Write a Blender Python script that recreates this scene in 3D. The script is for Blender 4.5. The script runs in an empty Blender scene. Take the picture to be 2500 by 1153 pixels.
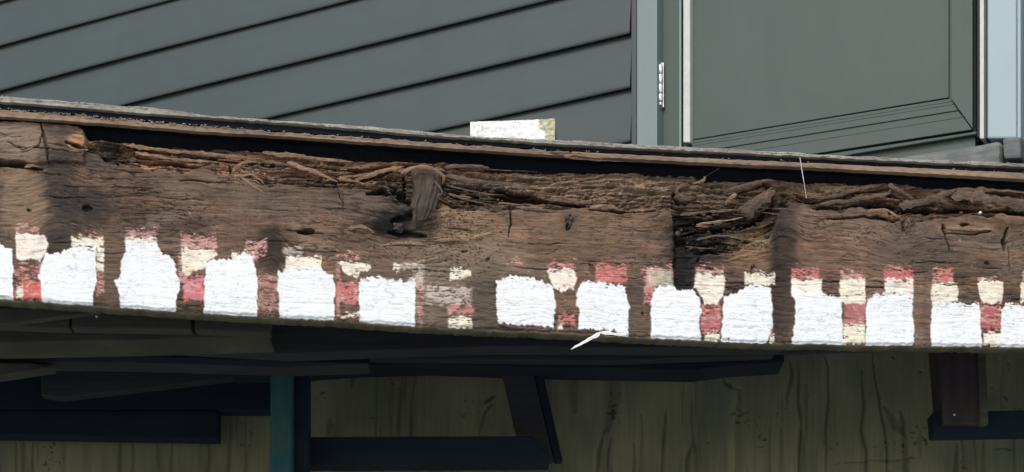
import bpy, math, random
import numpy as np
from mathutils import Vector
random.seed(7); RNG = np.random.RandomState(11)
S = bpy.context.scene
COL = S.collection
R = math.radians
# ------------------------------------------------------------------ camera, sky, sun, exposure
F, YH, CZ = 5000.0, 2226.0, 1.6        # focal length in photo pixels, horizon row, eye height
cd = bpy.data.cameras.new('camera'); cam = bpy.data.objects.new('camera', cd); COL.objects.link(cam)
cam.location = (0, 0, CZ); cam.rotation_euler = (R(90), 0, 0)
cd.sensor_width = 36; cd.lens = 72; cd.shift_y = 0.66; cd.clip_start = .05; cd.clip_end = 500
S.camera = cam
SUN_EL, SUN_AZ = R(40), R(202)         # azimuth clockwise from +Y (behind the camera, to its left)
w = bpy.data.worlds.new('World'); S.world = w; w.use_nodes = True
nt = w.node_tree; nt.nodes.clear()
sky = nt.nodes.new('ShaderNodeTexSky'); sky.sky_type = 'NISHITA'; sky.sun_disc = False
sky.sun_elevation = SUN_EL; sky.sun_rotation = SUN_AZ; sky.air_density = 1.0; sky.dust_density = 2.5; sky.ozone_density = 1.0
bg = nt.nodes.new('ShaderNodeBackground'); bg.inputs[1].default_value = 0.12
wo = nt.nodes.new('ShaderNodeOutputWorld')
nt.links.new(sky.outputs[0], bg.inputs[0]); nt.links.new(bg.outputs[0], wo.inputs[0])
sd = bpy.data.lights.new('sun', 'SUN'); sd.energy = 1.35; sd.angle = R(22); sd.color = (1, .965, .91)
sun = bpy.data.objects.new('sun', sd); COL.objects.link(sun)
sv = Vector((math.sin(SUN_AZ)*math.cos(SUN_EL), math.cos(SUN_AZ)*math.cos(SUN_EL), math.sin(SUN_EL)))
sun.rotation_euler = sv.to_track_quat('Z', 'Y').to_euler(); sun.location = (0, 0, 12)
S.view_settings.view_transform = 'Standard'; S.view_settings.look = 'None'
S.view_settings.exposure = 0.52; S.view_settings.gamma = 1; S.view_settings.use_curve_mapping = False

# ------------------------------------------------------------------ numeric helpers
def smooth(a, b, v):
    t = np.clip((v-a)/(b-a), 0, 1); return t*t*(3-2*t)
def _h(ix, iy, seed):
    h = (ix.astype(np.int64)*374761393 + iy.astype(np.int64)*668265263 + seed*1442695041) & 0xffffffff
    h = ((h ^ (h >> 13))*1274126177) & 0xffffffff
    h = h ^ (h >> 16)
    return (h & 0xffff)/32767.5 - 1.0
def vn(x, y, seed=0):
    xi = np.floor(x); yi = np.floor(y); fx = x-xi; fy = y-yi
    fx = fx*fx*(3-2*fx); fy = fy*fy*(3-2*fy)
    a = _h(xi, yi, seed); b = _h(xi+1, yi, seed); c = _h(xi, yi+1, seed); d = _h(xi+1, yi+1, seed)
    return (a*(1-fx)+b*fx)*(1-fy)+(c*(1-fx)+d*fx)*fy
def fbm(x, y, seed=0, o=3):
    s = 0; a = 1; t = 0
    for i in range(o):
        s = s+a*vn(x*2**i, y*2**i, seed+i*17); t += a; a *= .5
    return s/t
def curve(pts):
    xs, ys = zip(*pts); return lambda x: np.interp(x, xs, ys)

# ------------------------------------------------------------------ places: planes recovered from the photograph
def P3(x, y, Y): return ((x-1250)/F*Y, Y, CZ+(YH-y)/F*Y)
BD = (.987, .1607); BN = (.1607, -.987)
def beam(x, y, off=0.0):                      # the rim beam's front plane, ~3.4 m away
    k = (x-1250)/F; u = (k*3.3+.825)/(BD[0]-BD[1]*k)
    Y = 3.3+BD[1]*u
    Y *= 1-off/3.3897                          # same sight line, met on the plane standing off metres proud
    return (k*Y, Y, CZ+(YH-y)/F*Y)
WD = (.873, -.487); WN = (-.487, -.873)
def wall(x, y, off=0.0):                      # the house wall, ~4.6 m away
    k = (x-1250)/F; t = (k*4.6-.276)/(WD[0]-WD[1]*k)
    Y = 4.6+WD[1]*t
    Y *= 1-off/4.1502
    return (k*Y, Y, CZ+(YH-y)/F*Y)

# ------------------------------------------------------------------ object helpers
POS = {}
def obj(name, verts, faces, mat, parent=None, smooth_=False):
    v = np.asarray(verts, dtype=float).reshape(-1, 3)
    c = (v.min(0)+v.max(0))/2
    me = bpy.data.meshes.new(name)
    if isinstance(faces, np.ndarray):
        n = len(faces); vv = (v-c).astype(np.float32)
        me.vertices.add(len(vv)); me.vertices.foreach_set('co', vv.ravel())
        me.loops.add(n*4); me.loops.foreach_set('vertex_index', faces.ravel().astype(np.int32))
        me.polygons.add(n); me.polygons.foreach_set('loop_start', np.arange(0, n*4, 4, dtype=np.int32))
        me.polygons.foreach_set('loop_total', np.full(n, 4, dtype=np.int32)); me.update(calc_edges=True); me.validate()
    else:
        me.from_pydata([tuple(p) for p in v-c], [], faces)
    if smooth_: me.polygons.foreach_set('use_smooth', [True]*len(me.polygons))
    me.materials.append(mat)
    o = bpy.data.objects.new(name, me); COL.objects.link(o)
    link(o, c, parent); return o
def link(o, c, parent):
    c = np.asarray(c, dtype=float); POS[o.name] = c
    if parent is not None:
        o.parent = parent; o.location = Vector(c-POS[parent.name])
    else: o.location = Vector(c)
def tag(o, label=None, cat=None, group=None, kind=None):
    if label: o['label'] = label
    if cat: o['category'] = cat
    if group: o['group'] = group
    if kind: o['kind'] = kind
    return o
def thing(name, loc, label, cat, group=None):
    o = bpy.data.objects.new(name, None); COL.objects.link(o); link(o, loc, None); o.empty_display_size = .1
    return tag(o, label, cat, group)
def fix_normals(me):
    import bmesh
    bm = bmesh.new(); bm.from_mesh(me); bmesh.ops.recalc_face_normals(bm, faces=bm.faces); bm.to_mesh(me); bm.free()
def bevel(o, wdt, seg=2):
    m = o.modifiers.new('bevel', 'BEVEL'); m.width = wdt; m.segments = seg; m.limit_method = 'ANGLE'; m.angle_limit = R(40)
def prism(name, front, back, mat, parent=None, bev=0):
    n = len(front); v = list(front)+list(back)
    f = [list(range(n)), list(range(2*n-1, n-1, -1))]
    for i in range(n): f.append([i, n+i, n+(i+1) % n, (i+1) % n])
    o = obj(name, v, f, mat, parent); fix_normals(o.data)
    if bev: bevel(o, bev)
    return o
def slab(name, pts, Y, t, mat, parent=None, bev=.002):      # board whose near face stands at depth Y
    f = [P3(x, y, Y) for x, y in pts]; b = [(p[0], p[1]+t, p[2]) for p in f]
    return prism(name, f, b, mat, parent, bev)
def wslab(name, pts, o0, o1, mat, parent=None, bev=.0015):  # piece lying on the house wall, between two standoffs
    fr = [wall(x, y, o1) for x, y in pts]; bk = [(p[0]-WN[0]*(o1-o0), p[1]-WN[1]*(o1-o0), p[2]) for p in fr]
    return prism(name, fr, bk, mat, parent, bev)
def grid_faces(ny, nx):
    i = np.arange((ny-1)*(nx-1)); r = i//(nx-1); c = i % (nx-1); a = r*nx+c
    return np.stack([a, a+nx, a+nx+1, a+1], 1)
def set_attr(me, name, arr):
    a = me.attributes.new(name, 'FLOAT_COLOR', 'POINT')
    q = np.ones((len(arr), 4), np.float32); q[:, :arr.shape[1]] = arr; a.data.foreach_set('color', q.ravel())

# ------------------------------------------------------------------ materials
def newmat(name):
    m = bpy.data.materials.new(name); m.use_nodes = True
    t = m.node_tree; b = t.nodes['Principled BSDF']; return m, t, b
def N(t, typ, **kw):
    n = t.nodes.new(typ)
    for k, v in kw.items():
        if hasattr(n, k): setattr(n, k, v)
        else: n.inputs[k].default_value = v
    return n
def weathered(name, c1, c2, c3=None, stretch=(3, 3, 60), scale=1.0, rough=.85, bump=.4, spot=.0, bdist=.002, spec=.3):
    m, t, b = newmat(name)
    tc = N(t, 'ShaderNodeTexCoord'); mp = N(t, 'ShaderNodeMapping'); mp.inputs['Scale'].default_value = [s*scale for s in stretch]
    t.links.new(tc.outputs['Object'], mp.inputs[0])
    n1 = N(t, 'ShaderNodeTexNoise', Scale=1.0, Detail=8.0, Roughness=.65); t.links.new(mp.outputs[0], n1.inputs['Vector'])
    r = N(t, 'ShaderNodeValToRGB'); e = r.color_ramp.elements
    e[0].position = .3; e[0].color = (*c1, 1); e[1].position = .7; e[1].color = (*c2, 1)
    t.links.new(n1.outputs['Fac'], r.inputs[0]); out = r.outputs[0]
    if c3:
        n2 = N(t, 'ShaderNodeTexNoise', Scale=7.0, Detail=6.0, Roughness=.7); t.links.new(tc.outputs['Object'], n2.inputs['Vector'])
        r2 = N(t, 'ShaderNodeValToRGB'); r2.color_ramp.elements[0].position = .46; r2.color_ramp.elements[1].position = .62
        t.links.new(n2.outputs['Fac'], r2.inputs[0])
        mx = N(t, 'ShaderNodeMix', data_type='RGBA'); t.links.new(r2.outputs[0], mx.inputs[0])
        t.links.new(out, mx.inputs[6]); mx.inputs[7].default_value = (*c3, 1); out = mx.outputs[2]
    t.links.new(out, b.inputs['Base Color']); b.inputs['Roughness'].default_value = rough
    b.inputs['Specular IOR Level'].default_value = spec
    bp = N(t, 'ShaderNodeBump', Strength=bump, Distance=bdist); t.links.new(n1.outputs['Fac'], bp.inputs['Height'])
    t.links.new(bp.outputs[0], b.inputs['Normal'])
    return m
def attr_mat(name, rough_w=.9, rough_p=.55, fine=(25, 25, 400), bump=.5, bdist=.0006, var=.25):
    m, t, b = newmat(name)
    at = N(t, 'ShaderNodeAttribute', attribute_name='tint'); ap = N(t, 'ShaderNodeAttribute', attribute_name='coat')
    tc = N(t, 'ShaderNodeTexCoord'); mp = N(t, 'ShaderNodeMapping'); mp.inputs['Scale'].default_value = fine
    t.links.new(tc.outputs['Object'], mp.inputs[0])
    n1 = N(t, 'ShaderNodeTexNoise', Scale=1.0, Detail=6.0, Roughness=.7); t.links.new(mp.outputs[0], n1.inputs['Vector'])
    mr = N(t, 'ShaderNodeMapRange'); mr.inputs['From Min'].default_value = .3; mr.inputs['From Max'].default_value = .7
    mr.inputs['To Min'].default_value = 1-var; mr.inputs['To Max'].default_value = 1+var
    t.links.new(n1.outputs['Fac'], mr.inputs[0])
    mixv = N(t, 'ShaderNodeMix', data_type='FLOAT'); t.links.new(ap.outputs['Fac'], mixv.inputs[0])
    t.links.new(mr.outputs[0], mixv.inputs[2]); mixv.inputs[3].default_value = 1.0
    sc = N(t, 'ShaderNodeVectorMath', operation='SCALE'); t.links.new(at.outputs['Color'], sc.inputs[0]); t.links.new(mixv.outputs[0], sc.inputs['Scale'])
    t.links.new(sc.outputs[0], b.inputs['Base Color'])
    mr2 = N(t, 'ShaderNodeMapRange'); mr2.inputs['To Min'].default_value = rough_w; mr2.inputs['To Max'].default_value = rough_p
    t.links.new(ap.outputs['Fac'], mr2.inputs[0]); t.links.new(mr2.outputs[0], b.inputs['Roughness'])
    b.inputs['Specular IOR Level'].default_value = .25
    bp = N(t, 'ShaderNodeBump', Strength=bump, Distance=bdist); t.links.new(n1.outputs['Fac'], bp.inputs['Height']); t.links.new(bp.outputs[0], b.inputs['Normal'])
    return m
def plain(name, c, rough=.5, metal=0, var=.08, bump=.05, scale=40, spec=.5):
    m = weathered(name, [x*(1-var) for x in c], [x*(1+var) for x in c], stretch=(scale, scale, scale), rough=rough, bump=bump, spec=spec)
    m.node_tree.nodes['Principled BSDF'].inputs['Metallic'].default_value = metal; return m

M_beam = attr_mat('rotten beam wood and paint')
M_ply = attr_mat('mouldy plywood', fine=(120, 120, 9), bump=.3, var=.15)
M_strip = weathered('weathered deck edge', (.15, .135, .12), (.44, .44, .37), (.20, .17, .155), stretch=(5, 5, 260), bump=.5, bdist=.001)
M_tan = weathered('sawn deck edge', (.16, .112, .08), (.34, .24, .165), (.15, .11, .085), stretch=(3, 3, 260), bump=.4, bdist=.001)
M_gapshade = weathered('painted gap shade', (.008, .012, .020), (.018, .024, .038), stretch=(6, 6, 90), rough=.9)  # near-black tone painting the shade in the gaps under the deck edge
M_fib = weathered('fresh wood fibre', (.10, .06, .038), (.42, .27, .165), (.14, .09, .062), stretch=(90, 90, 330), bump=1, bdist=.003)
M_fib2 = weathered('old wood fibre', (.045, .032, .025), (.215, .15, .108), (.07, .052, .04), stretch=(90, 90, 330), bump=1, bdist=.003)
M_knot = weathered('dark knot wood', (.018, .015, .014), (.12, .084, .066), (.06, .05, .046), stretch=(45, 45, 22), bump=1, bdist=.003)
M_vinyl = weathered('grey green siding', (.048, .065, .063), (.056, .075, .072), (.052, .065, .062), stretch=(2, 2, 30), rough=.40, bump=.15, bdist=.0004, spec=.45)
M_trim = plain('grey trim', (.168, .22, .215), .5, var=.04, scale=15)
M_jpost = plain('dark trim channel', (.05, .062, .062), .5)
M_door = weathered('grey door paint', (.066, .087, .080), (.077, .099, .092), stretch=(9, 9, 5), rough=.5, bump=.05)
M_white = plain('white weather strip', (.5, .52, .5), .5)
M_pale = plain('pale blue trim', (.30, .395, .43), .45, var=.03, scale=8)
M_line = plain('dark joint rubber', (.02, .022, .022), .8)
M_steel = plain('galvanised steel', (.72, .75, .76), .35, metal=.6)
M_sill = weathered('weathered sill', (.07, .078, .075), (.25, .26, .25), (.11, .13, .13), stretch=(16, 16, 60), bump=.9)
M_under = weathered('mossy underside board', (.038, .036, .027), (.098, .092, .066), (.05, .05, .04), stretch=(5, 5, 60))
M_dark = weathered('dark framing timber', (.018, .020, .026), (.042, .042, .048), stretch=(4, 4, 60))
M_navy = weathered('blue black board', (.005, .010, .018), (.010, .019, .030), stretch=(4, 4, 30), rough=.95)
M_teal = weathered('teal painted post', (.010, .058, .066), (.024, .092, .094), (.05, .07, .055), stretch=(40, 40, 4))
M_postd = weathered('brown post', (.028, .022, .026), (.055, .045, .045), stretch=(50, 50, 4))
M_nail = plain('rusty nail', (.05, .045, .045), .6, metal=.5)
M_ground = weathered('pale bounce ground', (.26, .27, .26), (.38, .39, .38), (.30, .31, .30), stretch=(3, 3, 3), bump=1)  # unseen ground, made pale to bounce light up under the deck
M_deckin = weathered('deck boards inside', (.03, .028, .026), (.06, .055, .05), stretch=(3, 40, 3))
M_flake = plain('white paint flake', (.8, .82, .8), .5)
M_thread = plain('spider silk', (.7, .72, .75), .4)

# ------------------------------------------------------------------ ground
g = [(-60, -60, 0), (60, -60, 0), (60, 80, 0), (-60, 80, 0)]
tag(obj('ground', g, [[0, 1, 2, 3]], M_ground), kind='structure')

# ------------------------------------------------------------------ house
house = thing('house', wall(1600, 786, 0), 'grey-green sided house wall with a door rising behind the deck edge', 'house')
zlev = lambda n: 1.85+.12*n
prof = [(.0105, -.001), (.0040, .0055), (.0006, .0075), (.0, .0088), (.002, .0102), (.006, .0108), (.016, .0104), (.045, .0068), (.08, .0034), (.105, .0003), (.136, -.0012), (.136, -.008)]
def wt(x):
    k = (x-1250)/F; return (k*4.6-.276)/(WD[0]-WD[1]*k)
t1 = wt(1543)
def board_mesh(n):
    z0 = CZ+zlev(n); ts = np.linspace(-4.5, t1, 60); v = []; f = []
    for i, t in enumerate(ts):
        wob = .0012*math.sin(t*2.3+n*1.7)+.0008*math.sin(t*5.1+n)
        for dz, o in prof:
            oo = o+wob
            v.append((.276+WD[0]*t+WN[0]*oo, 4.6+WD[1]*t+WN[1]*oo, z0+dz+wob*.5))
    k = len(prof)
    for i in range(len(ts)-1):
        for j in range(k-1): f.append([i*k+j, i*k+j+1, (i+1)*k+j+1, (i+1)*k+j])
    f.append(list(range(k))); f.append([(len(ts)-1)*k+j for j in range(k)][::-1])
    return v, f
for n in range(-5, 15):
    v, f = board_mesh(n); o = obj('siding_board', v, f, M_vinyl, house, False); fix_normals(o.data)
    o.data.polygons.foreach_set('use_smooth', [True]*len(o.data.polygons))
    o.data.set_sharp_from_angle(angle=R(35)) if hasattr(o.data, 'set_sharp_from_angle') else None
def wbox(name, x0, x1, y0, y1, o0, o1, mat, parent=house, bev=.0015):
    return wslab(name, [(x0, y0), (x1, y0), (x1, y1), (x0, y1)], o0, o1, mat, parent, bev)
T, B = -1400, 800
wbox('sheathing', -1800, 1543, T, B, -.05, -.012, M_line)
wbox('sheathing', 1543, 2800, T, B, -.12, -.06, M_line)
wbox('siding_channel', 1541, 1553.5, T, B, -.012, .022, M_jpost)
wbox('door_trim', 1554.5, 1604, T, B, -.055, .03, M_trim)
wbox('jamb', 1604.5, 1616, T, B, -.055, .004, M_jpost)
door = wbox('door', 1617, 2381, T, 392, -.055, -.012, M_door)
# stile, kick rail with its mouldings, mitred frame
wbox('stile', 1617.5, 1662, T, 800, -.0115, .000, M_door, door)
wbox('weather_strip', 1657, 1663, T, 700, 0.001, .006, M_trim, door)
wbox('weather_strip', 1667, 1684, T, 348, -.0115, .010, M_white, door, .003)
wslab('door_panel', [(1689, T), (2316, T), (2316, 238), (1689, 341)], -.0115, -.006, M_door, door)
ml = lambda a, b: [(1689, a), (2319, b)]
def rail(name, l0, l1, r0, r1, o1, mat=M_door):
    xr0 = 2318+(r0-240)*.72; xr1 = 2318+(r1-240)*.72
    return wslab(name, [(1689, l0), (xr0, r0), (xr1, r1), (1689, l1)], -.0115, o1, mat, door, .001)
rail('moulding', 343, 350, 240.5, 248, -.004)
rail('moulding', 350, 357, 248, 255, .002)
rail('moulding', 357, 373, 255, 269, .0045)
rail('moulding', 373, 391, 269, 286, .002)
rail('moulding', 391, 421, 286, 316, .005)
wslab('stile', [(2321, T), (2374, T), (2374, 314), (2321, 240)], -.0115, .007, M_door, door)
wslab('sweep', [(1689, 425), (2384, 320), (2384, 327), (1689, 440)], -.03, .000, M_door, house)
wslab('threshold_gap', [(1620, 441), (2390, 331), (2390, 345), (1620, 460)], -.05, -.02, M_line, house)
wbox('weather_strip', 2385, 2391, T, 335, -.055, .008, M_line)
wbox('jamb_strip', 2391.5, 2402, T, 338, -.055, .014, M_white)
wbox('jamb_strip', 2402.5, 2409, T, 338, -.055, .004, M_jpost)
wbox('corner_trim', 2409.5, 2482, T, 338, -.055, .022, M_pale, bev=.004)
wbox('corner_trim', 2482.5, 2492, T, 338, -.055, .030, M_pale, bev=.003)
wbox('siding_channel', 2493, 2800, T, B, -.055, .004, M_jpost)
# hinge
hg = wbox('hinge', 1607, 1620, 152, 262, .0045, .009, M_steel, door, .001)
def lathe(name, c, prof_, mat, parent, seg=16, axis=2):
    v = []; f = []
    for r_, h in prof_:
        for i in range(seg):
            a = 2*math.pi*i/seg; v.append((c[0]+r_*math.cos(a), c[1]+r_*math.sin(a), c[2]+h))
    for j in range(len(prof_)-1):
        for i in range(seg): f.append([j*seg+i, j*seg+(i+1) % seg, (j+1)*seg+(i+1) % seg, (j+1)*seg+i])
    f.append(list(range(seg))[::-1]); f.append([(len(prof_)-1)*seg+i for i in range(seg)])
    o = obj(name, v, f, mat, parent, True); fix_normals(o.data); return o
for (a, b) in ((158, 180), (181, 204), (205, 228), (229, 248), (249, 258)):
    c0 = wall(1612.5, b, .014); c1 = wall(1612.5, a, .014); h = c1[2]-c0[2]; r_ = .0052 if b < 249 else .0035
    kn = lathe('hinge_knuckle', c0, [(r_*.8, 0.0004), (r_, .002), (r_, h-.002), (r_*.8, h-.0004)], M_steel, house)
# sill
wslab('door_sill', [(1700, 455), (2390, 350), (2443, 339), (2443, 420), (1700, 520)], -.06, .045, M_sill, house, .012)
wslab('sill_end', [(2446, 336), (2490, 333), (2492, 386), (2450, 388)], -.02, .06, M_sill, house, .006)
wslab('foundation_board', [(1543, 470), (2800, 395), (2800, 900), (1543, 900)], -.055, -.01, M_dark, house)

# ------------------------------------------------------------------ deck
deck = thing('wooden_deck', beam(1250, 832, -.02), 'raised wooden deck with a rotten, paint-flaked rim beam', 'deck')
XS = np.arange(-900, 3500, 7.0)
def strip(name, top, bot, off, depth, mat, parent, x0, x1, jt=2.0, jb=2.0, jo=.0015, seed=0, endslant=0):
    xs = np.arange(x0, x1+.1, 5.0); v = []; k = 0
    tp = top(xs)+jt*(fbm(xs/22., xs*0+seed, seed, 3)); bt = bot(xs)+jb*(fbm(xs/17., xs*0+seed+9, seed+5, 3))
    of = off+jo*fbm(xs/30., xs*0, seed+2, 3); mid = off+jo*1.5*fbm(xs/12., xs*0, seed+3, 2)
    rows = []
    for i, x in enumerate(xs):
        m = (tp[i]+bt[i])/2
        base = [beam(x, tp[i], of[i]-.002), beam(x, tp[i]+1.5, of[i]), beam(x, m, mid[i]), beam(x, bt[i]-1.5, of[i]+.0006*math.sin(i)), beam(x, bt[i], of[i]-.002)]
        z0 = base[0]; z1 = base[-1]
        bk = [(z1[0]-BN[0]*depth, z1[1]-BN[1]*depth, z1[2]), (z0[0]-BN[0]*depth, z0[1]-BN[1]*depth, z0[2])]
        rows.append(base+bk)
    K = 7; v = [p for r in rows for p in r]; f = []
    for i in range(len(rows)-1):
        for j in range(K): f.append([i*K+j, i*K+(j+1) % K, (i+1)*K+(j+1) % K, (i+1)*K+j])
    f.append(list(range(K))[::-1]); f.append([(len(rows)-1)*K+j for j in range(K)])
    o = obj(name, v, f, mat, parent); fix_normals(o.data); return o
T1 = curve([(-900, 176), (0, 235), (200, 250), (400, 266), (520, 283), (870, 307), (1000, 318), (1150, 332), (1360, 342), (1480, 348), (1560, 353), (1800, 365), (2000, 377), (2250, 389), (2500, 399), (3500, 450)])
B1 = curve([(-900, 188), (0, 251), (400, 284), (700, 304), (1000, 330), (1360, 355), (1560, 366), (1800, 377), (2000, 388), (2500, 411), (3500, 458)])
T2 = curve([(-900, 205), (0, 264), (300, 289), (420, 300), (600, 315), (870, 333), (1200, 356), (1400, 368), (1700, 383), (2000, 396), (2500, 420), (3500, 470)])
B2 = curve([(-900, 225), (0, 285), (300, 306), (500, 323), (700, 334), (1000, 356), (1300, 377), (1500, 387), (1800, 402), (2000, 411), (2500, 438), (3500, 488)])
strip('deck_surface_board', T1, lambda x: B1(x)-2.5, .020, .010, M_strip, deck, -900, 3500, jt=2.2, jb=1.5, jo=.0008, seed=1)
strip('surface_board_body', lambda x: T1(x)+3, lambda x: B1(x)-2.5, .009, 2.6, M_gapshade, deck, -900, 3500, 0, 0, .0003, seed=2)  # deck body, its shaded underside painted near black
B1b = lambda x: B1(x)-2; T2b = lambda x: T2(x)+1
strip('gap_shade_spacer', B1b, T2b, .009, 2.0, M_gapshade, deck, -900, 3500, 0, 0, .0005, seed=3)  # fills the slot between the two strips with painted shade
strip('under_board', lambda x: T2(x)+2.5, B2, .016, .010, M_tan, deck, -900, 1392, jt=4, jb=1.2, jo=.0006, seed=4)
strip('under_board', lambda x: T2(x)+2.5, B2, .018, .012, M_tan, deck, 1396, 3500, jt=1.5, jb=1.2, jo=.0006, seed=5)
B2b = lambda x: B2(x)-8
TOPC = curve([(-900, 262), (-400, 278), (0, 300), (100, 303), (190, 311), (204, 320), (216, 338), (300, 344), (420, 352), (640, 366), (870, 383), (1060, 393), (1080, 388), (1130, 391), (1190, 405), (1250, 409), (1500, 419), (1690, 427), (1712, 432), (1725, 436), (1860, 437), (1880, 430), (1900, 438), (1960, 441), (2100, 443), (2170, 438), (2230, 446), (2300, 455), (2500, 458), (3500, 495)])
strip('gap_shade_header', B2b, lambda x: TOPC(x)+45, -.046, .03, M_gapshade, deck, -900, 3500, 0, 0, .0015, seed=6)  # recessed board, coloured near black for the shade above the beam

# ---- rim beam: height field with rot, cracks, grain and flaking paint
BOT = curve([(-900, 672), (-400, 700), (0, 728), (300, 750), (500, 763), (640, 772), (820, 781), (1010, 795), (1200, 804), (1400, 812), (1540, 821), (1700, 829), (1900, 837), (2280, 843), (2500, 846), (2900, 852), (3500, 862)])
nx, ny = 1700, 262
xs = np.linspace(-380, 2860, nx)
ss = np.linspace(0, 1, ny)
X = np.tile(xs, (ny, 1))
tops = TOPC(xs)+3.0*fbm(xs/14, xs*0, 31, 3); bots = BOT(xs)+2.2*fbm(xs/11, xs*0, 32, 3)
Yp = tops[None, :]+(bots-tops)[None, :]*ss[:, None]
H = np.zeros_like(X)
g2 = lambda cx, cy, rx, ry: np.exp(-((X-cx)/rx)**2-((Yp-cy)/ry)**2)
# grain coordinate
gy = Yp-.052*X+12*vn(X/190, Yp/110, 1)+5*vn(X/60, Yp/45, 2)
gy = gy+38*g2(150, 450, 70, 120)+26*g2(665, 620, 32, 60)-22*g2(1010, 545, 120, 70)+24*g2(1910, 560, 45, 110)+20*g2(1690, 560, 60, 90)-18*g2(2200, 590, 60, 60)+16*g2(1120, 620, 60, 40)-20*g2(2420, 600, 60, 50)
col = np.zeros((ny, nx, 3))
low = fbm(X/240, Yp/90, 3, 3)
A = np.array
c_wood = A([.128, .084, .060]); c_dk = A([.070, .050, .040]); c_gr = A([.116, .092, .077]); c_rd = A([.150, .088, .058])
tlow = smooth(-.5, .5, low)[..., None]
col[:] = c_dk*(1-tlow)+c_wood*tlow
l2 = smooth(.0, .6, fbm(X/130, Yp/60, 5, 3))[..., None]; col = col*(1-.6*l2)+c_gr*.6*l2
l3 = smooth(.05, .6, fbm(X/160, gy/18, 8, 3))[..., None]; col = col*(1-.5*l3)+c_rd*.5*l3
# fine checking
n1 = vn(X/34, gy/4.6, 21)+.55*vn(X/17, gy/2.6, 22)
amp1 = smooth(-.5, .6, vn(X/150, Yp/70, 23))
ck = (1-smooth(.0, .30, np.abs(n1)))*(.45+.55*amp1)
H -= .0014*ck; col *= (1+.42-1.12*ck)[..., None]
n2 = fbm(X/90, gy/7, 25, 3); H += .0011*n2; col *= (1+.42*n2)[..., None]
ck2 = (1-smooth(.0, .09, np.abs(vn(X/130, gy/11, 27))))*smooth(-.1, .5, vn(X/90, Yp/60, 28))
H -= .0016*ck2; col *= (1-.35*ck2)[..., None]
H += .004*fbm(X/300, Yp/120, 29, 2)
spk = smooth(.86, 1.0, vn(X/5, Yp/3.5, 30)*.5+.5*vn(X/2.6, Yp/2.6, 33)+.25); col = col*(1-.6*spk[..., None])+A([.42, .33, .25])*.6*spk[..., None]
bl = fbm(X/150, Yp/55, 140, 3); col *= (1+.42*bl)[..., None]*(1+.16*fbm(X/16, Yp/150, 141, 3))[..., None]
ws = smooth(.15, .6, fbm(X/120, Yp/70, 142, 3)); col = col*(1-.55*ws[..., None])+A([.052, .038, .031])*.55*ws[..., None]
ls = smooth(.2, .7, fbm(X/60, gy/14, 143, 3)); col = col*(1-.4*ls[..., None])+A([.24, .165, .115])*.4*ls[..., None]
# rotten band along the top
E = curve([(-900, 380), (-400, 402), (0, 402), (90, 412), (108, 330), (205, 340), (218, 372), (330, 402), (560, 422), (640, 446), (760, 452), (850, 460), (930, 478), (980, 505), (1060, 500), (1200, 508), (1340, 512), (1440, 508), (1640, 512), (1652, 600), (1700, 625), (1800, 622), (1880, 575), (1910, 500), (1960, 498), (2100, 512), (2190, 548), (2300, 528), (2500, 522), (3500, 540)])
e = E(X)+10*vn(X/50, X*0, 41)+5*vn(X/17, X*0, 42)
rot = smooth(3, -5, Yp-e)*np.where(X < 200, .0, 1)
rotL = smooth(205, 216, X+3*vn(Yp/6, Yp*0, 43))
rot = rot*rotL
tl = fbm(X/230, gy/13, 45, 3)*3.2+.9*vn(X/60, gy/30, 46)
fl = np.floor(tl); fr = tl-fl; ter = fl+smooth(.70, 1.0, fr)
edge = np.exp(-((fr-.9)/.10)**2)
deep = smooth(0, 60, e-Yp)
blk = np.floor(2.2*fbm(X/34+.4*vn(X/20, Yp/8, 52), gy/9, 51, 2))
H += rot*(-.007-.006*deep+.0042*np.clip(ter, -2, 2)+.0022*fbm(X/40, gy/2.6, 47, 3)-.003*edge+.0016*np.clip(blk, -2, 2))
warmm = smooth(-.2, .5, fbm(X/170, gy/16, 48, 3)+.5*g2(600, 390, 380, 40)+.35*g2(980, 410, 130, 30)-.3*g2(1450, 450, 250, 60)-.4*g2(1750, 560, 110, 60))[..., None]
crot = A([.105, .074, .056])*(1-warmm)+A([.31, .19, .125])*warmm
crot = crot*(1+.45*fbm(X/70, gy/5, 49, 3))[..., None]*(1-.5*edge)[..., None]
col = col*(1-rot[..., None])+crot*rot[..., None]
ckr = (1-smooth(.0, .12, np.abs(vn(X/110, gy/7, 50))))*rot; H -= .006*ckr; col *= (1-.55*ckr)[..., None]
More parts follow.
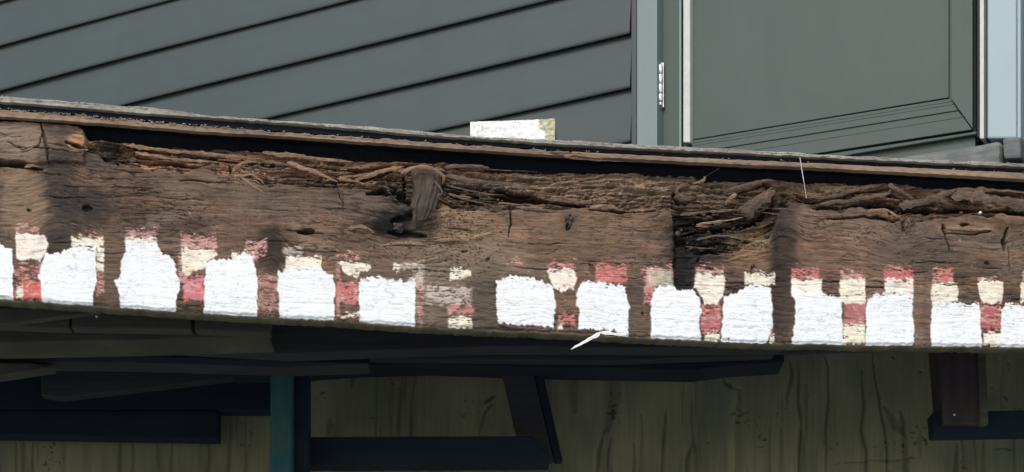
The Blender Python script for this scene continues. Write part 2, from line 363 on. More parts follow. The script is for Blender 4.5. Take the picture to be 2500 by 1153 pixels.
# stains, lighter areas and darkened hollows: (cx, cy, rx, ry, colour, strength)
for cx, cy, rx, ry, c, a in [
    (135, 430, 45, 120, (.045, .038, .036), .8), (215, 505, 55, 45, (.035, .031, .031), .75), (140, 590, 40, 30, (.05, .043, .04), .8),
    (60, 490, 45, 75, (.235, .165, .115), .7), (50, 345, 70, 40, (.24, .185, .145), .7), (195, 348, 26, 16, (.42, .26, .15), .9), (175, 362, 14, 7, (.05, .03, .02), .9), (255, 385, 50, 30, (.06, .052, .05), .6),
    (450, 440, 90, 25, (.17, .125, .095), .4), (700, 480, 120, 35, (.12, .092, .072), .4), (660, 610, 30, 50, (.04, .034, .03), .75),
    (985, 555, 65, 34, (.022, .02, .022), .9), (900, 500, 80, 35, (.10, .085, .075), .5), (1025, 500, 40, 60, (.06, .05, .045), .7),
    (1115, 555, 60, 50, (.26, .18, .115), .6), (1110, 640, 110, 60, (.20, .165, .115), .6), (950, 620, 90, 35, (.17, .12, .09), .5),
    (1180, 740, 40, 80, (.11, .095, .075), .6), (1060, 740, 60, 80, (.2, .165, .13), .55), (1225, 472, 110, 18, (.02, .018, .018), .7),
    (1392, 545, 18, 28, (.05, .045, .045), .8), (1500, 560, 150, 60, (.19, .125, .085), .4), (1500, 445, 280, 30, (.27, .20, .145), .8),
    (1670, 640, 24, 90, (.028, .026, .026), .95), (1740, 580, 100, 50, (.035, .031, .030), .8), (1850, 595, 55, 35, (.26, .18, .10), .6),
    (1830, 640, 50, 25, (.2, .12, .08), .6), (1915, 590, 28, 100, (.05, .042, .038), .8), (1910, 740, 25, 80, (.045, .035, .032), .7),
    (2010, 455, 90, 14, (.22, .165, .11), .6), (2120, 575, 55, 28, (.28, .19, .14), .6), (2060, 610, 90, 50, (.17, .108, .078), .5),
    (2230, 600, 90, 60, (.11, .09, .075), .5), (2420, 480, 100, 16, (.24, .185, .135), .6), (2350, 560, 60, 12, (.3, .22, .15), .5),
    (2255, 480, 50, 20, (.14, .10, .075), .4), (1555, 780, 25, 60, (.12, .095, .075), .5), (275, 690, 25, 80, (.14, .105, .08), .5)]:
    m = min(1, a*1.15)*smooth(.12, .70, g2(cx, cy, rx*1.3, ry*1.3)+.30*fbm(X/28, gy/12, int(cx), 3))[..., None]
    col = col*(1-m)+A(c)*(1+.35*fbm(X/40, gy/4, int(cy), 2))[..., None]*m

def strokes(H, col, X, Y, lst, warp=2.5, seed=60, xs=None, wy=13):
    Xw = X+warp*vn(X/13, Y/wy, seed); Yw = Y+warp*vn(X/17, Y/9, seed+1)
    for pts, wd, dp, dark in lst:
        px = [p[0] for p in pts]; py = [p[1] for p in pts]
        i0 = np.searchsorted(xs, min(px)-wd*3-8); i1 = np.searchsorted(xs, max(px)+wd*3+8)
        if i1 <= i0: continue
        sx = Xw[:, i0:i1]; sy = Yw[:, i0:i1]; D = np.full(sx.shape, 1e9); L = len(pts)-1
        for i in range(L):
            ax, ay = pts[i]; bx, by = pts[i+1]; dx, dy = bx-ax, by-ay
            t = np.clip(((sx-ax)*dx+(sy-ay)*dy)/(dx*dx+dy*dy+1e-6), 0, 1)
            tt = (i+t)/L; ww = wd*(.35+.65*np.sin(np.pi*np.clip(tt, .04, .96)))
            D = np.minimum(D, np.hypot(sx-ax-t*dx, sy-ay-t*dy)/ww)
        m = smooth(1.25, .35, D)
        H[:, i0:i1] -= dp*m
        if dark: col[:, i0:i1] *= (1-dark*m)[..., None]
        else: col[:, i0:i1] *= (1-.0*m)[..., None]
RX = [([(-200, 392), (0, 400), (60, 405), (100, 414)], 8, .014, .7), ([(205, 366), (238, 372), (258, 392), (290, 402)], 4, .007, .6),
      ([(165, 350), (180, 360), (200, 366)], 9, .014, .6), ([(245, 384), (290, 392), (340, 402)], 6, .010, .6),
      ([(310, 352), (450, 370), (560, 384), (640, 394), (700, 398)], 4, .011, .7), ([(320, 372), (380, 385), (450, 397), (560, 412)], 3.5, .008, .65),
      ([(380, 405), (470, 413)], 4, .009, .7), ([(560, 395), (572, 428)], 5, .010, .7), ([(640, 398), (760, 400), (870, 412), (960, 400), (1030, 398)], 4, .010, .7),
      ([(700, 425), (800, 440), (860, 440)], 4, .009, .65), ([(590, 430), (640, 448), (720, 445), (820, 456)], 4, .008, .6), ([(860, 440), (905, 425), (960, 412)], 5, .010, .6),
      ([(898, 472), (930, 465), (960, 470)], 10, .020, .85), ([(955, 445), (975, 470), (1000, 488)], 12, .024, .85), ([(990, 425), (992, 470)], 6, .014, .8),
      ([(825, 445), (832, 480), (840, 512)], 2.2, .003, .6), ([(730, 566), (765, 564)], 8, .007, .8), ([(700, 560), (790, 570)], 3, .003, .6),
      ([(960, 540), (1030, 520), (1050, 500)], 14, .010, .5), ([(950, 568), (1040, 575)], 8, .007, .6),
      ([(1080, 445), (1160, 456), (1240, 462), (1300, 470)], 6, .020, .85), ([(1200, 478), (1270, 478), (1338, 490)], 13, .030, .9), ([(1090, 470), (1140, 485), (1200, 498)], 4, .010, .7),
      ([(1080, 480), (1110, 500), (1180, 508)], 3.5, .009, .7), ([(1070, 455), (1150, 470), (1230, 480)], 3, .010, .7), ([(1330, 494), (1380, 502), (1440, 503)], 5, .013, .8),
      ([(1440, 511), (1520, 519), (1600, 515)], 4, .009, .7), ([(1440, 470), (1520, 476), (1600, 470)], 3.2, .007, .7), ([(1245, 502), (1247, 540), (1244, 578)], 3, .006, .75),
      ([(1390, 528), (1386, 560)], 7, .006, .6), ([(1645, 500), (1648, 560), (1650, 640), (1648, 695)], 5, .005, .5),
      ([(1665, 455), (1648, 470), (1660, 488), (1680, 490)], 5, .012, .8), ([(1650, 520), (1720, 515), (1800, 500)], 4, .010, .75), ([(1670, 540), (1740, 537), (1810, 525)], 5, .014, .8),
      ([(1685, 537), (1720, 533)], 7, .016, .85), ([(1740, 556), (1800, 552), (1830, 548)], 6, .014, .85), ([(1650, 570), (1740, 560), (1790, 575), (1830, 590)], 4, .012, .7),
      ([(1715, 614), (1735, 610), (1760, 616)], 6, .014, .85), ([(1680, 600), (1760, 590), (1800, 600)], 4, .009, .7), ([(1800, 545), (1850, 540), (1885, 500)], 9, .014, .8),
      ([(1870, 438), (1888, 455), (1900, 480), (1890, 510)], 9, .012, .7), ([(1780, 470), (1850, 450), (1885, 445)], 4, .008, .6),
      ([(1960, 484), (2030, 487), (2100, 468), (2165, 460)], 4, .010, .8), ([(2065, 500), (2140, 494), (2195, 498)], 6, .010, .75), ([(2170, 460), (2200, 480), (2240, 500)], 4, .009, .6),
      ([(2180, 512), (2270, 508), (2400, 508), (2500, 520), (2700, 528)], 7, .016, .85), ([(2255, 506), (2285, 508)], 13, .024, .9), ([(2020, 534), (2110, 530), (2190, 541)], 3, .007, .7),
      ([(2120, 532), (2150, 530), (2185, 542)], 7, .010, .75), ([(2195, 525), (2215, 570)], 4, .006, .6), ([(2210, 530), (2205, 570)], 3, .005, .5),
      ([(2303, 548), (2308, 572)], 8, .008, .8), ([(2308, 572), (2320, 612)], 3, .003, .7), ([(2310, 569), (2380, 571), (2420, 564)], 3, .006, .7), ([(2345, 549), (2368, 548)], 4, .006, .8),
      ([(2462, 555), (2452, 590), (2452, 610)], 6, .008, .75), ([(2460, 590), (2466, 660)], 3, .002, .5), ([(2405, 640), (2418, 642)], 6, .004, .8), ([(2380, 462), (2470, 466), (2500, 466)], 3, .007, .7),
      ([(1700, 689), (1800, 690), (1890, 690)], 2.0, .0016, .8), ([(1935, 687), (2075, 688)], 2.0, .0016, .85), ([(2075, 699), (2228, 703)], 2.4, .002, .85), ([(1340, 661), (1405, 668)], 2.6, .002, .7),
      ([(1430, 670), (1525, 671)], 1.8, .0015, .7), ([(2395, 804), (2442, 804)], 2.6, .002, .8), ([(1440, 648), (1450, 664), (1458, 668)], 10, .003, .5), ([(1700, 640), (1708, 628)], 4, .004, .8),
      ([(1835, 650), (1836, 690)], 3, .003, .6), ([(1568, 762), (1572, 770)], 5, .004, .8), ([(20, 350), (60, 372), (95, 360), (105, 330)], 2.5, .004, .4), ([(100, 305), (112, 350), (120, 400)], 5, .006, .6),
      ([(205, 508), (222, 512)], 9, .006, .85), ([(65, 512), (75, 514)], 4, .004, .8), ([(1130, 612), (1135, 612)], 4, .004, .8), ([(1190, 632), (1196, 634)], 7, .004, .7)]
strokes(H, col, X, Yp, RX, xs=xs)
# random short cracks and dents for wear
rl = []
for i in range(110):
    cx = random.uniform(-360, 2840); cy = random.uniform(float(TOPC(cx))+15, float(BOT(cx))-110); L = random.uniform(20, 130); sl = .055+random.uniform(-.04, .04)
    rl.append(([(cx, cy), (cx+L/2, cy+sl*L/2+random.uniform(-3, 3)), (cx+L, cy+sl*L)], random.uniform(.8, 2.0), random.uniform(.001, .004), random.uniform(.3, .6)))
strokes(H, col, X, Yp, rl, xs=xs, seed=77)
# lighter torn lips just below the larger cracks: fresh wood colour
for pts, wd, c in [([(330, 380), (450, 392), (560, 402)], 5, (.33, .2, .12)), ([(590, 372), (700, 380), (850, 395)], 5, (.3, .2, .13)), ([(840, 560), (880, 552), (920, 572)], 5, (.42, .29, .18)),
                   ([(930, 600), (990, 592), (1040, 596)], 4, (.42, .3, .19)), ([(1075, 585), (1140, 582), (1200, 568)], 5, (.42, .31, .18)), ([(1440, 504), (1480, 500)], 4, (.4, .31, .23)),
                   ([(1730, 545), (1790, 535)], 4, (.33, .2, .13)), ([(1770, 640), (1830, 620), (1880, 610)], 5, (.33, .22, .13)), ([(2310, 558), (2370, 562), (2420, 560)], 4, (.4, .29, .2)),
                   ([(1850, 590), (1880, 600)], 8, (.4, .28, .16)), ([(2330, 460), (2440, 462)], 3, (.42, .31, .2)), ([(640, 470), (560, 412), (500, 410)], 4, (.35, .25, .17)), ([(0, 405), (50, 412)], 3, (.4, .3, .2))]:
    Hd = np.zeros_like(H); cc = np.ones_like(col); strokes(Hd, cc, X, Yp, [(pts, wd, 1.0, 0)], xs=xs, seed=81)
    m = np.clip(-Hd, 0, 1)*(.5+.5*smooth(-.3, .4, fbm(X/14, Yp/5, 82, 2))); H += .002*m; col = col*(1-.8*m[..., None])+A(c)*.8*m[..., None]
# damp staining round the middle knot and the split, warmer brown overall
for cx, cy, rx, ry, a in ((960, 545, 100, 42, .75), (1045, 530, 36, 60, .6), (1668, 630, 46, 95, .6), (1740, 560, 110, 55, .5), (1908, 600, 40, 90, .4), (690, 600, 50, 50, .4), (330, 470, 70, 60, .25)):
    m = a*smooth(.15, .8, g2(cx, cy, rx, ry)+.45*fbm(X/24, Yp/12, int(cx)+3, 4)+.38*fbm(X/38, gy/3.5, int(cx)+5, 2)); col *= (1-m)[..., None]
col *= A([.95, .91, .865])
# paint
def pmask(poly, jag=4.0, seed=0, soft=.8):
    px = A([p[0] for p in poly], dtype=float); py = A([p[1] for p in poly], dtype=float)
    i0 = max(np.searchsorted(xs, px.min()-14), 0); i1 = np.searchsorted(xs, px.max()+14); out = np.zeros_like(X)
    if i1 <= i0: return out
    x = X[:, i0:i1]; y = Yp[:, i0:i1]
    xw = x+jag*.5*fbm(x/16, y/7, seed, 3); yw = y+jag*1.3*fbm(x/7, y/20, seed+7, 3)
    ins = np.zeros(x.shape, bool); D = np.full(x.shape, 1e9); n = len(px)
    for i in range(n):
        ax, ay, bx, by = px[i], py[i], px[(i+1) % n], py[(i+1) % n]
        if ay != by:
            c = ((ay > yw) != (by > yw)) & (xw < (bx-ax)*(yw-ay)/(by-ay)+ax); ins ^= c
        dx, dy = bx-ax, by-ay; t = np.clip(((xw-ax)*dx+(yw-ay)*dy)/(dx*dx+dy*dy+1e-6), 0, 1)
        D = np.minimum(D, np.hypot(xw-ax-t*dx, yw-ay-t*dy))
    sd_ = np.where(ins, D, -D); out[:, i0:i1] = smooth(-soft, soft, sd_); return out
def rect(x0, y0, x1, y1): return [(x0, y0), (x1, y0), (x1, y1), (x0, y1)]
coat = np.zeros_like(X)
def paint(poly, c, jag=4, wear=.0, thick=.0007, seed=0, fade=.0, topfray=0, soft=.8):
    global col, coat, H
    m = pmask(poly, jag, seed, soft)
    if wear > 0:
        w_ = fbm(X/13, gy/3.2, seed+3, 3); thr = -1.1+1.25*wear
        if topfray:
            ymin = min(p[1] for p in poly); thr = thr+.75*smooth(topfray, 0, Yp-ymin+3*vn(X/9, Yp/9, seed+8))
        m = m*smooth(thr-.2, thr+.2, w_+.5*fbm(X/5, Yp/2.2, seed+9, 2))
    m = m*(1-fade); mm = m[..., None]
    cc = A(c)*(1+.10*fbm(X/9, Yp/9, seed+5, 2))[..., None]
    if c[2] < .7:
        tv = smooth(-.1, .55, fbm(X/20, gy/4, seed+11, 3))[..., None]; tp_ = smooth(.0, .6, fbm(X/11, gy/6, seed+12, 3))[..., None]
        cc = cc*(1-.38*tv)+A([.30, .21, .17])*.38*tv; cc = cc*(1-.45*tp_)+A([.74, .58, .50])*.45*tp_
    col = col*(1-mm)+cc*mm
    H += thick*m; coat = np.maximum(coat, m)
PNK = (.64, .31, .29); CRM = (.78, .75, .60); CR2 = (.80, .74, .64); WHT = (.76, .795, .81)
reds = [(38, 538, 95, 568, .75, PNK), (34, 633, 100, 728, .72, (.5, .16, .14)), (52, 688, 104, 732, .1, (.66, .09, .075)), (180, 562, 252, 582, .85, PNK), (236, 640, 254, 722, .6, (.5, .2, .15)), (306, 558, 386, 580, .6, PNK),
        (442, 574, 530, 606, .5, PNK), (436, 606, 458, 690, .6, PNK), (448, 678, 497, 732, .15, (.68, .16, .2)), (600, 575, 652, 632, .75, PNK), (628, 662, 680, 755, .62, (.42, .2, .15)),
        (820, 600, 880, 635, .9, PNK), (820, 636, 830, 775, .6, (.4, .18, .16)), (822, 690, 876, 738, .38, (.66, .16, .16)), (1092, 742, 1158, 764, .45, (.66, .2, .2)), (1016, 660, 1034, 790, .8, (.45, .2, .18)),
        (1240, 624, 1276, 642, .75, PNK), (1335, 632, 1405, 655, .65, (.6, .17, .16)), (1364, 762, 1406, 792, .5, (.6, .16, .14)), (1455, 643, 1530, 690, .4, (.66, .16, .17)), (1565, 646, 1648, 668, .6, (.62, .25, .22)),
        (1572, 666, 1600, 742, .55, (.6, .22, .22)), (1698, 645, 1765, 668, .65, PNK), (1712, 738, 1760, 812, .42, (.52, .13, .13)), (1820, 655, 1850, 668, .8, PNK), (1932, 652, 1998, 680, .5, (.64, .15, .15)),
        (2050, 658, 2105, 680, .55, PNK), (2062, 732, 2112, 794, .4, (.5, .14, .15)), (2158, 650, 2230, 682, .42, (.64, .13, .13)), (2278, 652, 2328, 690, .5, (.62, .18, .16)), (2388, 672, 2450, 686, .6, PNK),
        (2392, 738, 2444, 806, .4, (.52, .12, .12)), (2498, 650, 2520, 690, .5, PNK), (1858, 795, 1886, 815, .4, (.55, .16, .16))]
for k, (a, b, c, d, wr, cc) in enumerate(reds): paint(rect(a, b-6, c, d), tuple(A(cc)*.8+A([.14, .11, .09])*.2), 7, wr+.12, .0003, 100+k, fade=.10, topfray=26, soft=3)
creams = [([(38, 568), (105, 572), (118, 590), (112, 615), (98, 636), (40, 633)], .22), (rect(174, 578, 253, 602), .3), (rect(236, 598, 253, 660), .45), (rect(306, 576, 382, 598), .35), (rect(40, 690, 56, 728), .5),
          ([(442, 605), (525, 608), (530, 625), (505, 640), (498, 655), (470, 658), (462, 672), (445, 666)], .25), (rect(692, 598, 738, 620), .6), (rect(698, 625, 784, 658), .2),
          ([(825, 638), (870, 634), (905, 645), (905, 657), (880, 665), (870, 680), (850, 674), (835, 655)], .45), (rect(984, 637, 1036, 652), .65), (rect(1010, 652, 1034, 700), .75), (rect(960, 640, 982, 656), .4),
          (rect(968, 660, 976, 668), .2), ([(1100, 652), (1125, 650), (1132, 662), (1150, 660), (1152, 674), (1128, 684), (1098, 682)], .25), (rect(1094, 768, 1152, 800), .45), (rect(1040, 690, 1150, 745), .86), (rect(830, 762, 876, 776), .45),
          (rect(565, 608, 620, 640), .55), ([(1335, 656), (1400, 652), (1408, 680), (1400, 703), (1370, 712), (1352, 700), (1345, 680)], .35), (rect(1362, 785, 1375, 806), .4), (rect(1580, 655, 1642, 700), .6),
          ([(1700, 665), (1765, 665), (1771, 690), (1765, 726), (1750, 742), (1720, 742), (1710, 720), (1695, 700)], .22), (rect(1722, 808, 1758, 831), .25), (rect(1818, 664, 1892, 694), .35), (rect(1932, 676, 2006, 724), .18),
          (rect(2050, 676, 2112, 740), .3), (rect(2060, 788, 2112, 840), .3), (rect(2160, 680, 2230, 714), .25), ([(2278, 686), (2335, 690), (2340, 715), (2338, 735), (2275, 748), (2272, 712)], .3),
          ([(2388, 690), (2400, 682), (2448, 686), (2450, 720), (2444, 738), (2400, 740), (2390, 715)], .1), (rect(2400, 806, 2444, 845), .3), (rect(2492, 690, 2515, 740), .4), (rect(1880, 812, 1892, 836), .4), (rect(1590, 800, 1602, 826), .3)]
for k, (p, wr) in enumerate(creams): paint(p, CRM if k % 3 else CR2, 5.5, wr+(.10 if wr < .6 else -.12), .0005, 200+k, topfray=14, soft=2 if wr < .6 else 7, fade=0 if wr < .6 else .5)
whites = [[(-70, 592), (0, 590), (12, 602), (30, 610), (33, 660), (30, 690), (36, 760), (-70, 760)],
          [(102, 640), (112, 617), (150, 616), (168, 606), (178, 600), (235, 598), (234, 655), (237, 682), (226, 722), (232, 790), (103, 790), (100, 690), (93, 672), (99, 655)],
          [(308, 588), (330, 592), (385, 594), (392, 614), (425, 634), (432, 670), (441, 684), (438, 710), (428, 735), (432, 790), (298, 790), (291, 715), (279, 682), (293, 674), (296, 635), (306, 617)],
          [(498, 640), (530, 632), (565, 634), (592, 616), (612, 622), (622, 650), (629, 690), (626, 800), (495, 800), (500, 700), (498, 690), (503, 665)],
          [(679, 660), (692, 668), (696, 650), (785, 652), (812, 672), (818, 705), (815, 735), (818, 820), (683, 820), (681, 720), (674, 703), (679, 690)],
          [(874, 690), (882, 680), (900, 682), (925, 674), (945, 682), (965, 684), (985, 690), (1014, 680), (1014, 700), (1012, 830), (880, 830), (876, 720)],
          [(1212, 688), (1235, 678), (1260, 672), (1290, 676), (1350, 696), (1352, 725), (1357, 745), (1352, 797), (1216, 789), (1212, 740)],
          [(1410, 702), (1425, 684), (1470, 690), (1525, 698), (1530, 720), (1538, 750), (1533, 780), (1537, 850), (1500, 806), (1412, 803), (1415, 755), (1404, 745)],
          [(1588, 735), (1600, 704), (1620, 694), (1642, 697), (1650, 706), (1692, 708), (1705, 724), (1713, 760), (1706, 790), (1718, 860), (1595, 860), (1590, 790)],
          [(1768, 722), (1800, 714), (1818, 706), (1830, 692), (1882, 694), (1884, 740), (1887, 800), (1872, 835), (1872, 870), (1760, 870), (1765, 760)],
          [(1934, 700), (1960, 712), (2000, 716), (2052, 724), (2056, 770), (2062, 870), (1930, 870), (1940, 800), (1942, 740), (1935, 722)],
          [(2118, 732), (2130, 720), (2165, 716), (2200, 712), (2228, 714), (2227, 760), (2233, 800), (2229, 870), (2112, 870), (2116, 780), (2113, 750)],
          [(2275, 765), (2280, 740), (2300, 738), (2345, 740), (2372, 744), (2390, 736), (2393, 760), (2397, 870), (2276, 870), (2271, 800)],
          [(2445, 755), (2455, 742), (2480, 744), (2500, 744), (2562, 744), (2566, 870), (2441, 870)]]
for q in range(3):
    whites.append([(p[0]+2625-2445-15+q*170-0, p[1]+q*3) for p in whites[13][:]]); whites.append([(p[0]-170-170*q, p[1]-q*6) for p in whites[0]])
for k, p in enumerate(whites):
    paint(p, WHT, 6.5 if k != 5 else 8, .17, .0007, 300+k, topfray=26, soft=1.6)
# frayed upper ends of the white blocks, wrinkles in the paint
wr = np.abs(fbm(X/30, (gy*.25+Yp*.75)/6.5+1.0*vn(X/22, Yp/30, 401), 402, 2)); wrk = (1-smooth(.0, .085, wr))*smooth(-.55, .25, vn(X/60, Yp/30, 403))*coat
H -= .0004*wrk; col = col*(1-(.55*wrk)[..., None])+A([.26, .30, .42])*(.55*wrk)[..., None]
wr2 = np.abs(vn(X/90, gy/16, 405)); wk2 = (1-smooth(0, .025, wr2))*smooth(.1, .5, vn(X/70, Yp/40, 406))*coat
H -= .0006*wk2; col *= (1-.45*wk2)[..., None]
H += coat*.0003*fbm(X/14, Yp/9, 407, 2)
H *= (1-.55*coat)
# raised left block and recessed dark strip
H += .006*smooth(212, 203, X+4*vn(Yp/7, Yp*0, 44))*smooth(404, 396, Yp+3*vn(X/20, X*0, 45))
Xj = X+5*vn(Yp/19, X*0, 88)+2*vn(Yp/6, X*0, 89)
H -= .005*smooth(1640, 1654, Xj)*smooth(1698, 1684, Xj)*smooth(480, 520, Yp)*smooth(706, 698, Yp)
Xq = X+9*vn(X/30, Yp/22, 87)
H -= .004*smooth(1880, 1910, Xq)*smooth(1945, 1912, Xq)*smooth(440, 520, Yp)*smooth(880, 780, Yp)
# worn bottom edge
ed = smooth(7, 0, bots[None, :]-Yp+2*vn(X/9, Yp/9, 91)); H -= .003*ed
cz = rot*smooth(.1, .5, fbm(X/55, Yp/22, 150, 3)); H -= .007*cz*(.5+.5*vn(X/7, Yp/4, 151)); col *= (1-.35*cz)[..., None]
H += rot*.0018*vn(X/6, Yp/3.2, 152)
H = np.clip(H, -.038, .012); col = np.clip(col, .004, .86)
k = (X-1250)/F; U = (k*3.3+.825)/(BD[0]-BD[1]*k); YY = 3.3+BD[1]*U
VX = k*YY+BN[0]*H; VY = YY+BN[1]*H; VZ = CZ+(YH-Yp)/F*YY
V = np.stack([VX, VY, VZ], -1)
TH = .044
def backrow(i, th): r = V[i].copy(); r[:, 0] = (k*YY)[i]-BN[0]*th; r[:, 1] = YY[i]-BN[1]*th; return r
def under(i, th, dz):
    r = backrow(i, th); r[:, 2] += dz; return r
c_lip = (A([.26, .24, .15])*(1+.4*fbm(xs/30, xs*0, 95, 3))[:, None]); c_lip2 = (A([.13, .12, .08])*(1+.4*fbm(xs/20, xs*0+1, 96, 3))[:, None])
rows = np.concatenate([backrow(0, TH)[None], V, under(-1, .004, -.001)[None], under(-1, .018, -.0005+0)[None], under(-1, TH, 0)[None]], 0)
cr = np.concatenate([col[:1], col, c_lip[None], c_lip2[None], c_lip2[None]], 0)
ct = np.concatenate([coat[:1]*0, coat, coat[:1]*0, coat[:1]*0, coat[:1]*0], 0)
NY = rows.shape[0]
fc = grid_faces(NY, nx)
# close the back: last row to first row
a = np.arange(nx-1); close = np.stack([(NY-1)*nx+a, a, a+1, (NY-1)*nx+a+1], 1)
fc = np.concatenate([fc, close], 0)
rim = obj('rim_beam', rows.reshape(-1, 3), fc, M_beam, deck)
rim.data.polygons.foreach_set('use_smooth', np.ones(len(rim.data.polygons), bool))
set_attr(rim.data, 'tint', cr.reshape(-1, 3)); set_attr(rim.data, 'coat', np.repeat(ct.reshape(-1, 1), 3, 1))
tag(rim, 'rotten brown rim beam with blocks of white, cream and red paint left along its lower edge')
def hb(x, y):   # surface height of the beam at a photo point
    i = int(np.clip(np.searchsorted(xs, x), 0, nx-1)); j = int(np.clip((y-tops[i])/(bots[i]-tops[i])*(ny-1), 0, ny-1)); return float(H[j, i])

# ---- splinters, strands, knots
def sliver(name, pts, w0, w1, offs, mat, parent=None, thick=.42, seed=0, px=True, n=None):
    wb = .3 if max(w0, w1) < 10 else (.1 if max(w0, w1) < 20 else .035)
    if max(w0, w1) > 13: thick = .38
    """tapered irregular ribbon of wood through photo points; w in photo pixels; offs = standoffs from the beam plane in metres"""
    rs = random.Random(seed+int(pts[0][0])*7+int(pts[0][1]))
    P = [Vector(beam(p[0], p[1], o_)) for p, o_ in zip(pts, offs)]
    # resample
    seg = max(4, n or int(sum((P[i+1]-P[i]).length for i in range(len(P)-1))/.006)); seg = min(seg, 40)
    def cr_(t):
        m = len(P)-1; u = t*m; i = min(int(u), m-1); f_ = u-i
        p0 = P[max(i-1, 0)]; p1 = P[i]; p2 = P[i+1]; p3 = P[min(i+2, m)]
        return .5*((2*p1)+(p2-p0)*f_+(2*p0-5*p1+4*p2-p3)*f_*f_+(3*p1-p0-3*p2+p3)*f_**3)
    K = 5; v = []; f = []; s = 3.4/F; thick *= .85
    for i in range(seg+1):
        t = i/seg; c = cr_(t); d = (cr_(min(t+.02, 1))-cr_(max(t-.02, 0))).normalized(); nn = Vector((BN[0], BN[1], 0)); side = d.cross(nn).normalized(); up = side.cross(d)
        wdt = (w0*(1-t)+w1*t)*s*.5*(.2+.8*min(1, 9*t+.1)*min(1, 4*(1-t)+.05))*rs.uniform(1-wb, 1+wb)*(1+.3*float(vn(A([t*7.+seed]), A([seed*1.3]), 990)[0]))
        c = c+side*wdt*.35*rs.uniform(-1, 1)
        for j in range(K):
            a_ = 2*math.pi*j/K+.3; rr = rs.uniform(1-wb, 1+wb)
            v.append(c+side*math.cos(a_)*wdt*rr+up*math.sin(a_)*wdt*thick*rr)
    for i in range(seg):
        for j in range(K): f.append([i*K+j, i*K+(j+1) % K, (i+1)*K+(j+1) % K, (i+1)*K+j])
    f.append(list(range(K))[::-1]); f.append([seg*K+j for j in range(K)])
    return obj(name, v, f, mat, parent if parent is not None else rim)
